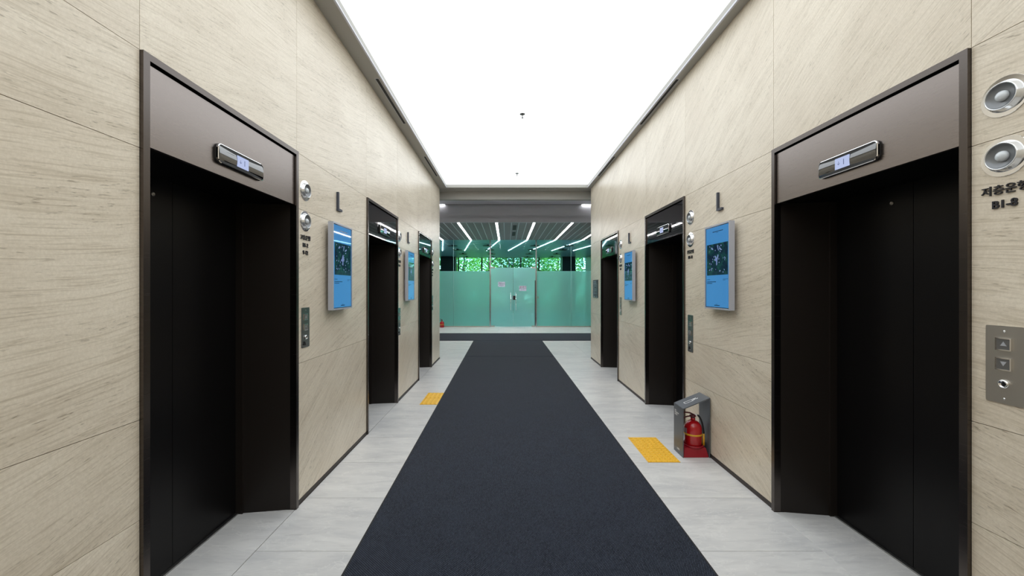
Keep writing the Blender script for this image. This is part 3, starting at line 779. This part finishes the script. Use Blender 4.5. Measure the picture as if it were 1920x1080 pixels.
# notices
def notice(x, z, lab, lines, w_=.30, h_=.215, cols=None):
    t = thing('notice', lab, 'notice', (x, GY-.0065, z), 'white paper notices on the glass doors')
    MB().box(x-w_/2, x+w_/2, GY-.0085, GY-.0066, z-h_/2, z+h_/2).build('paper', mat('notice_paper', lin(206, 214, 232), .5), t)
    for tx, dz, sz, m in lines:
        b = text_mb(tx, sz, .0006, .0008); place(b, (x, GY-.0085, z+dz), (1, 0, 0), (0, 0, 1), (0, -1, 0)); b.build('notice_text', m, t)
NAVY = mat('notice_ink', lin(60, 60, 90), .5); MAR = mat('notice_red_ink', lin(110, 40, 70), .5)
notice(-.213, 1.777, 'white paper notice with grey text on the left glass door', [('출입문 안내', .05, .05, NAVY), ('우측 문을 이용하여', .0, .034, NAVY), ('주십시오', -.055, .05, NAVY)])
notice(.670, 1.607, 'white paper notice with bold dark heading on the right glass door', [('출입통제', .05, .072, MAR), ('관계자외 출입금지', -.008, .04, NAVY), ('관리사무소', -.065, .034, NAVY)])
tag(MB().box(1.262, 1.33, GY-.04, GY-.004, 1.235, 1.26).box(1.262, 1.33, GY-.04, GY-.004, 1.19, 1.205).build('door_sensor', STEEL), 'small steel door sensor on the right door post', 'sensor')
extinguisher(-2.665, GY-.15, 0, 'small far red fire extinguisher on the floor at the left end of the frosted glass', 1.1, False)

# ------------------------------------------------------------------ vestibule beyond the glass
c3 = MB().box(-6.9, 6.9, GY+.03, OUT, SLZ+.05, SLZ+.1).build('ceiling', mat('vestibule_void', lin(40, 52, 58), .5)); struct(c3)
y = GY+.05
while y < OUT-.3:
    MB().box(-6.8, 6.8, y, y+.34, SLZ+.0, SLZ+.03).build('ceiling_plank', TEALM, c3); y += .40
dn = 0
rows = [18.1, 20.0, 22.4, 24.6]; colx = [-2.5, -.87, 1.30, 2.86]
rn_ = ['first', 'second', 'third', 'fourth']
for i, yy in enumerate(rows):
    for j, xx in enumerate(colx):
        t = thing('disc_diffuser', f'dark round ceiling disc beyond the glass, {rn_[i]} row, {rn_[j]} from left', 'air vent', (xx, yy, SLZ), 'dark ceiling discs beyond the glass')
        MB().lathe([(.05, -.002), (.05, -.03), (.23, -.045), (.24, -.055), (.22, -.062), (0, -.066)], (xx, yy, SLZ), seg=24).build('disc', TREAD, t)
for l, o_ in zip([-2.66, -1.48, -.31, .845, 2.01, 3.15, 4.30], ordn[:3]+['fourth from left', 'third from right', 'second from right', 'rightmost']):
    L_ = 4.5; k = -.168; w2 = .009  # glowing strips imitate slanting reflections of the linear lights and brighten the vestibule
    b = MB().prism([(l-w2, GY+.06), (l+w2, GY+.06), (l+w2+k*L_, GY+.06+L_), (l-w2+k*L_, GY+.06+L_)], 2, SLZ-.014, SLZ-.002)
    tag(b.build('slanted_reflection', LED_REFL), 'thin slanting light reflection built as a glowing strip beyond the glass, '+o_, 'ceiling light', 'slanting reflection strips beyond the glass')
# outer window wall
w1 = thing('window_1', 'tall outer window wall with thin mullions showing green trees', 'window', (0, OUT, 0)); w1['kind'] = 'structure'
xs = [-6.9, -5.2, -3.15, -1.62, .15, .92, 2.1, 3.55, 5.2, 6.9]
for i, x in enumerate(xs):
    MB().box(x-.04, x+.04, OUT-.06, OUT+.06, 0, SLZ+.1).build('mullion', SLATV if x == .15 else TREAD, w1)
for a, c in zip(xs[:-1], xs[1:]):
    MB().box(a+.04, c-.04, OUT-.005, OUT+.005, 0, SLZ).build('pane', GLASS, w1)
struct(MB().box(-6.9, 6.9, OUT-.02, OUT+.1, SLZ, 4.0).build('wall_outer', TREAD))
for x0_, x1_, lab in ((-4.15, -3.22, 'dark square column beyond the glass on the left'), (3.50, 4.32, 'dark square column beyond the glass on the right')):
    o = MB().box(x0_, x1_, OUT-1.0, OUT-.2, 0, SLZ-.01).build('column', TREAD); tag(o, lab, 'column', 'dark columns beyond the glass')
for s in (-1, 1):
    o = MB().box(s*4.9+(0.2 if s > 0 else 0), s*6.85, GY+.6, OUT-.3, 0, SLZ-.01).build('wall_inner_'+('left' if s < 0 else 'right'), TREAD); struct(o)

# ------------------------------------------------------------------ outdoors
struct(MB().box(-40, 40, OUT+.1, 70, -.3, -.05).build('ground', mat('lawn', lin(70, 100, 50), .9)))
LEAF = [leaf_mat('leaf_bright', lin(90, 150, 50), lin(200, 230, 120)), leaf_mat('leaf_mid', lin(56, 112, 44), lin(140, 190, 96)), leaf_mat('leaf_deep', lin(24, 66, 34), lin(70, 130, 60))]
BARK = mat('bark', lin(74, 64, 54), .9)
def tree(x, y, h, r, mi, lab, n=5200):
    t = thing('tree', lab, 'tree', (x, y, -.05), 'trees outside the far windows')
    rn = random.Random(int(x*100+y*7))
    b = MB().tube([(x, y, -.05), (x+.1, y, h*.3), (x-.05, y+.05, h*.55), (x+.1, y, h*.8)], [.16, .13, .09, .04], 8)
    for k in range(6):
        a = rn.random()*6.28; z = h*(.3+.4*rn.random()); b.tube([(x, y, z), (x+r*.4*math.cos(a), y+r*.4*math.sin(a), z+.5), (x+r*.8*math.cos(a), y+r*.8*math.sin(a), z+.9)], [.05, .035, .015], 6)
    b.build('trunk', BARK, t)
    vv = []; ff = []
    for k in range(n):
        while True:
            p = Vector((rn.uniform(-1, 1), rn.uniform(-1, 1), rn.uniform(-1, 1)))
            if .35 < p.length < 1: break
        c = Vector((x+p.x*r, y+p.y*r, h*.58+p.z*h*.46)); s_ = rn.uniform(.045, .105)
        d = Vector((rn.uniform(-1, 1), rn.uniform(-1, 1), rn.uniform(-.6, .6))).normalized(); e = d.cross(Vector((rn.uniform(-1, 1), rn.uniform(-1, 1), rn.uniform(-1, 1)))).normalized()
        o = len(vv); vv += [c-d*s_, c+e*s_*.45, c+d*s_, c-e*s_*.45]; ff.append((o, o+1, o+2, o+3))
    f = MB().add(vv, ff).build('foliage', LEAF[mi], t); f['kind'] = 'stuff'
for x, y, h, r, mi, lab in ((-3.1, 28.6, 5.6, 1.7, 0, 'bright green tree outside, behind the left frosted side pane'), (-1.3, 29.4, 5.8, 1.8, 0, 'bright green tree outside, left of the doors'),
        (.5, 28.8, 5.4, 1.5, 2, 'darker green tree outside, above the glass doors'), (2.2, 28.7, 5.8, 1.6, 1, 'mid green tree outside, right of the doors'),
        (3.9, 29.5, 5.7, 1.8, 0, 'bright green tree outside, behind the right frosted side pane'), (-5.4, 30, 6, 2, 1, 'mid green tree outside at far left'),
        (6.2, 30, 6, 2, 2, 'deep green tree outside at far right')):
    tree(x, y, h, r, mi, lab)
hedge = MB(); rn = random.Random(3); vv = []; ff = []
for k in range(9000):
    c = Vector((rn.uniform(-14, 14), rn.uniform(34, 35.5), rn.uniform(-.1, 6.5))); s_ = rn.uniform(.1, .22)
    d = Vector((rn.uniform(-1, 1), rn.uniform(-1, 1), rn.uniform(-.6, .6))).normalized(); e = d.cross(Vector((rn.uniform(-1, 1), rn.uniform(-1, 1), rn.uniform(-1, 1)))).normalized()
    o = len(vv); vv += [c-d*s_, c+e*s_*.5, c+d*s_, c-e*s_*.5]; ff.append((o, o+1, o+2, o+3))
tag(MB().add(vv, ff).build('hedge', LEAF[1]), 'tall dense green hedge closing the view outside', 'hedge', None, 'stuff')
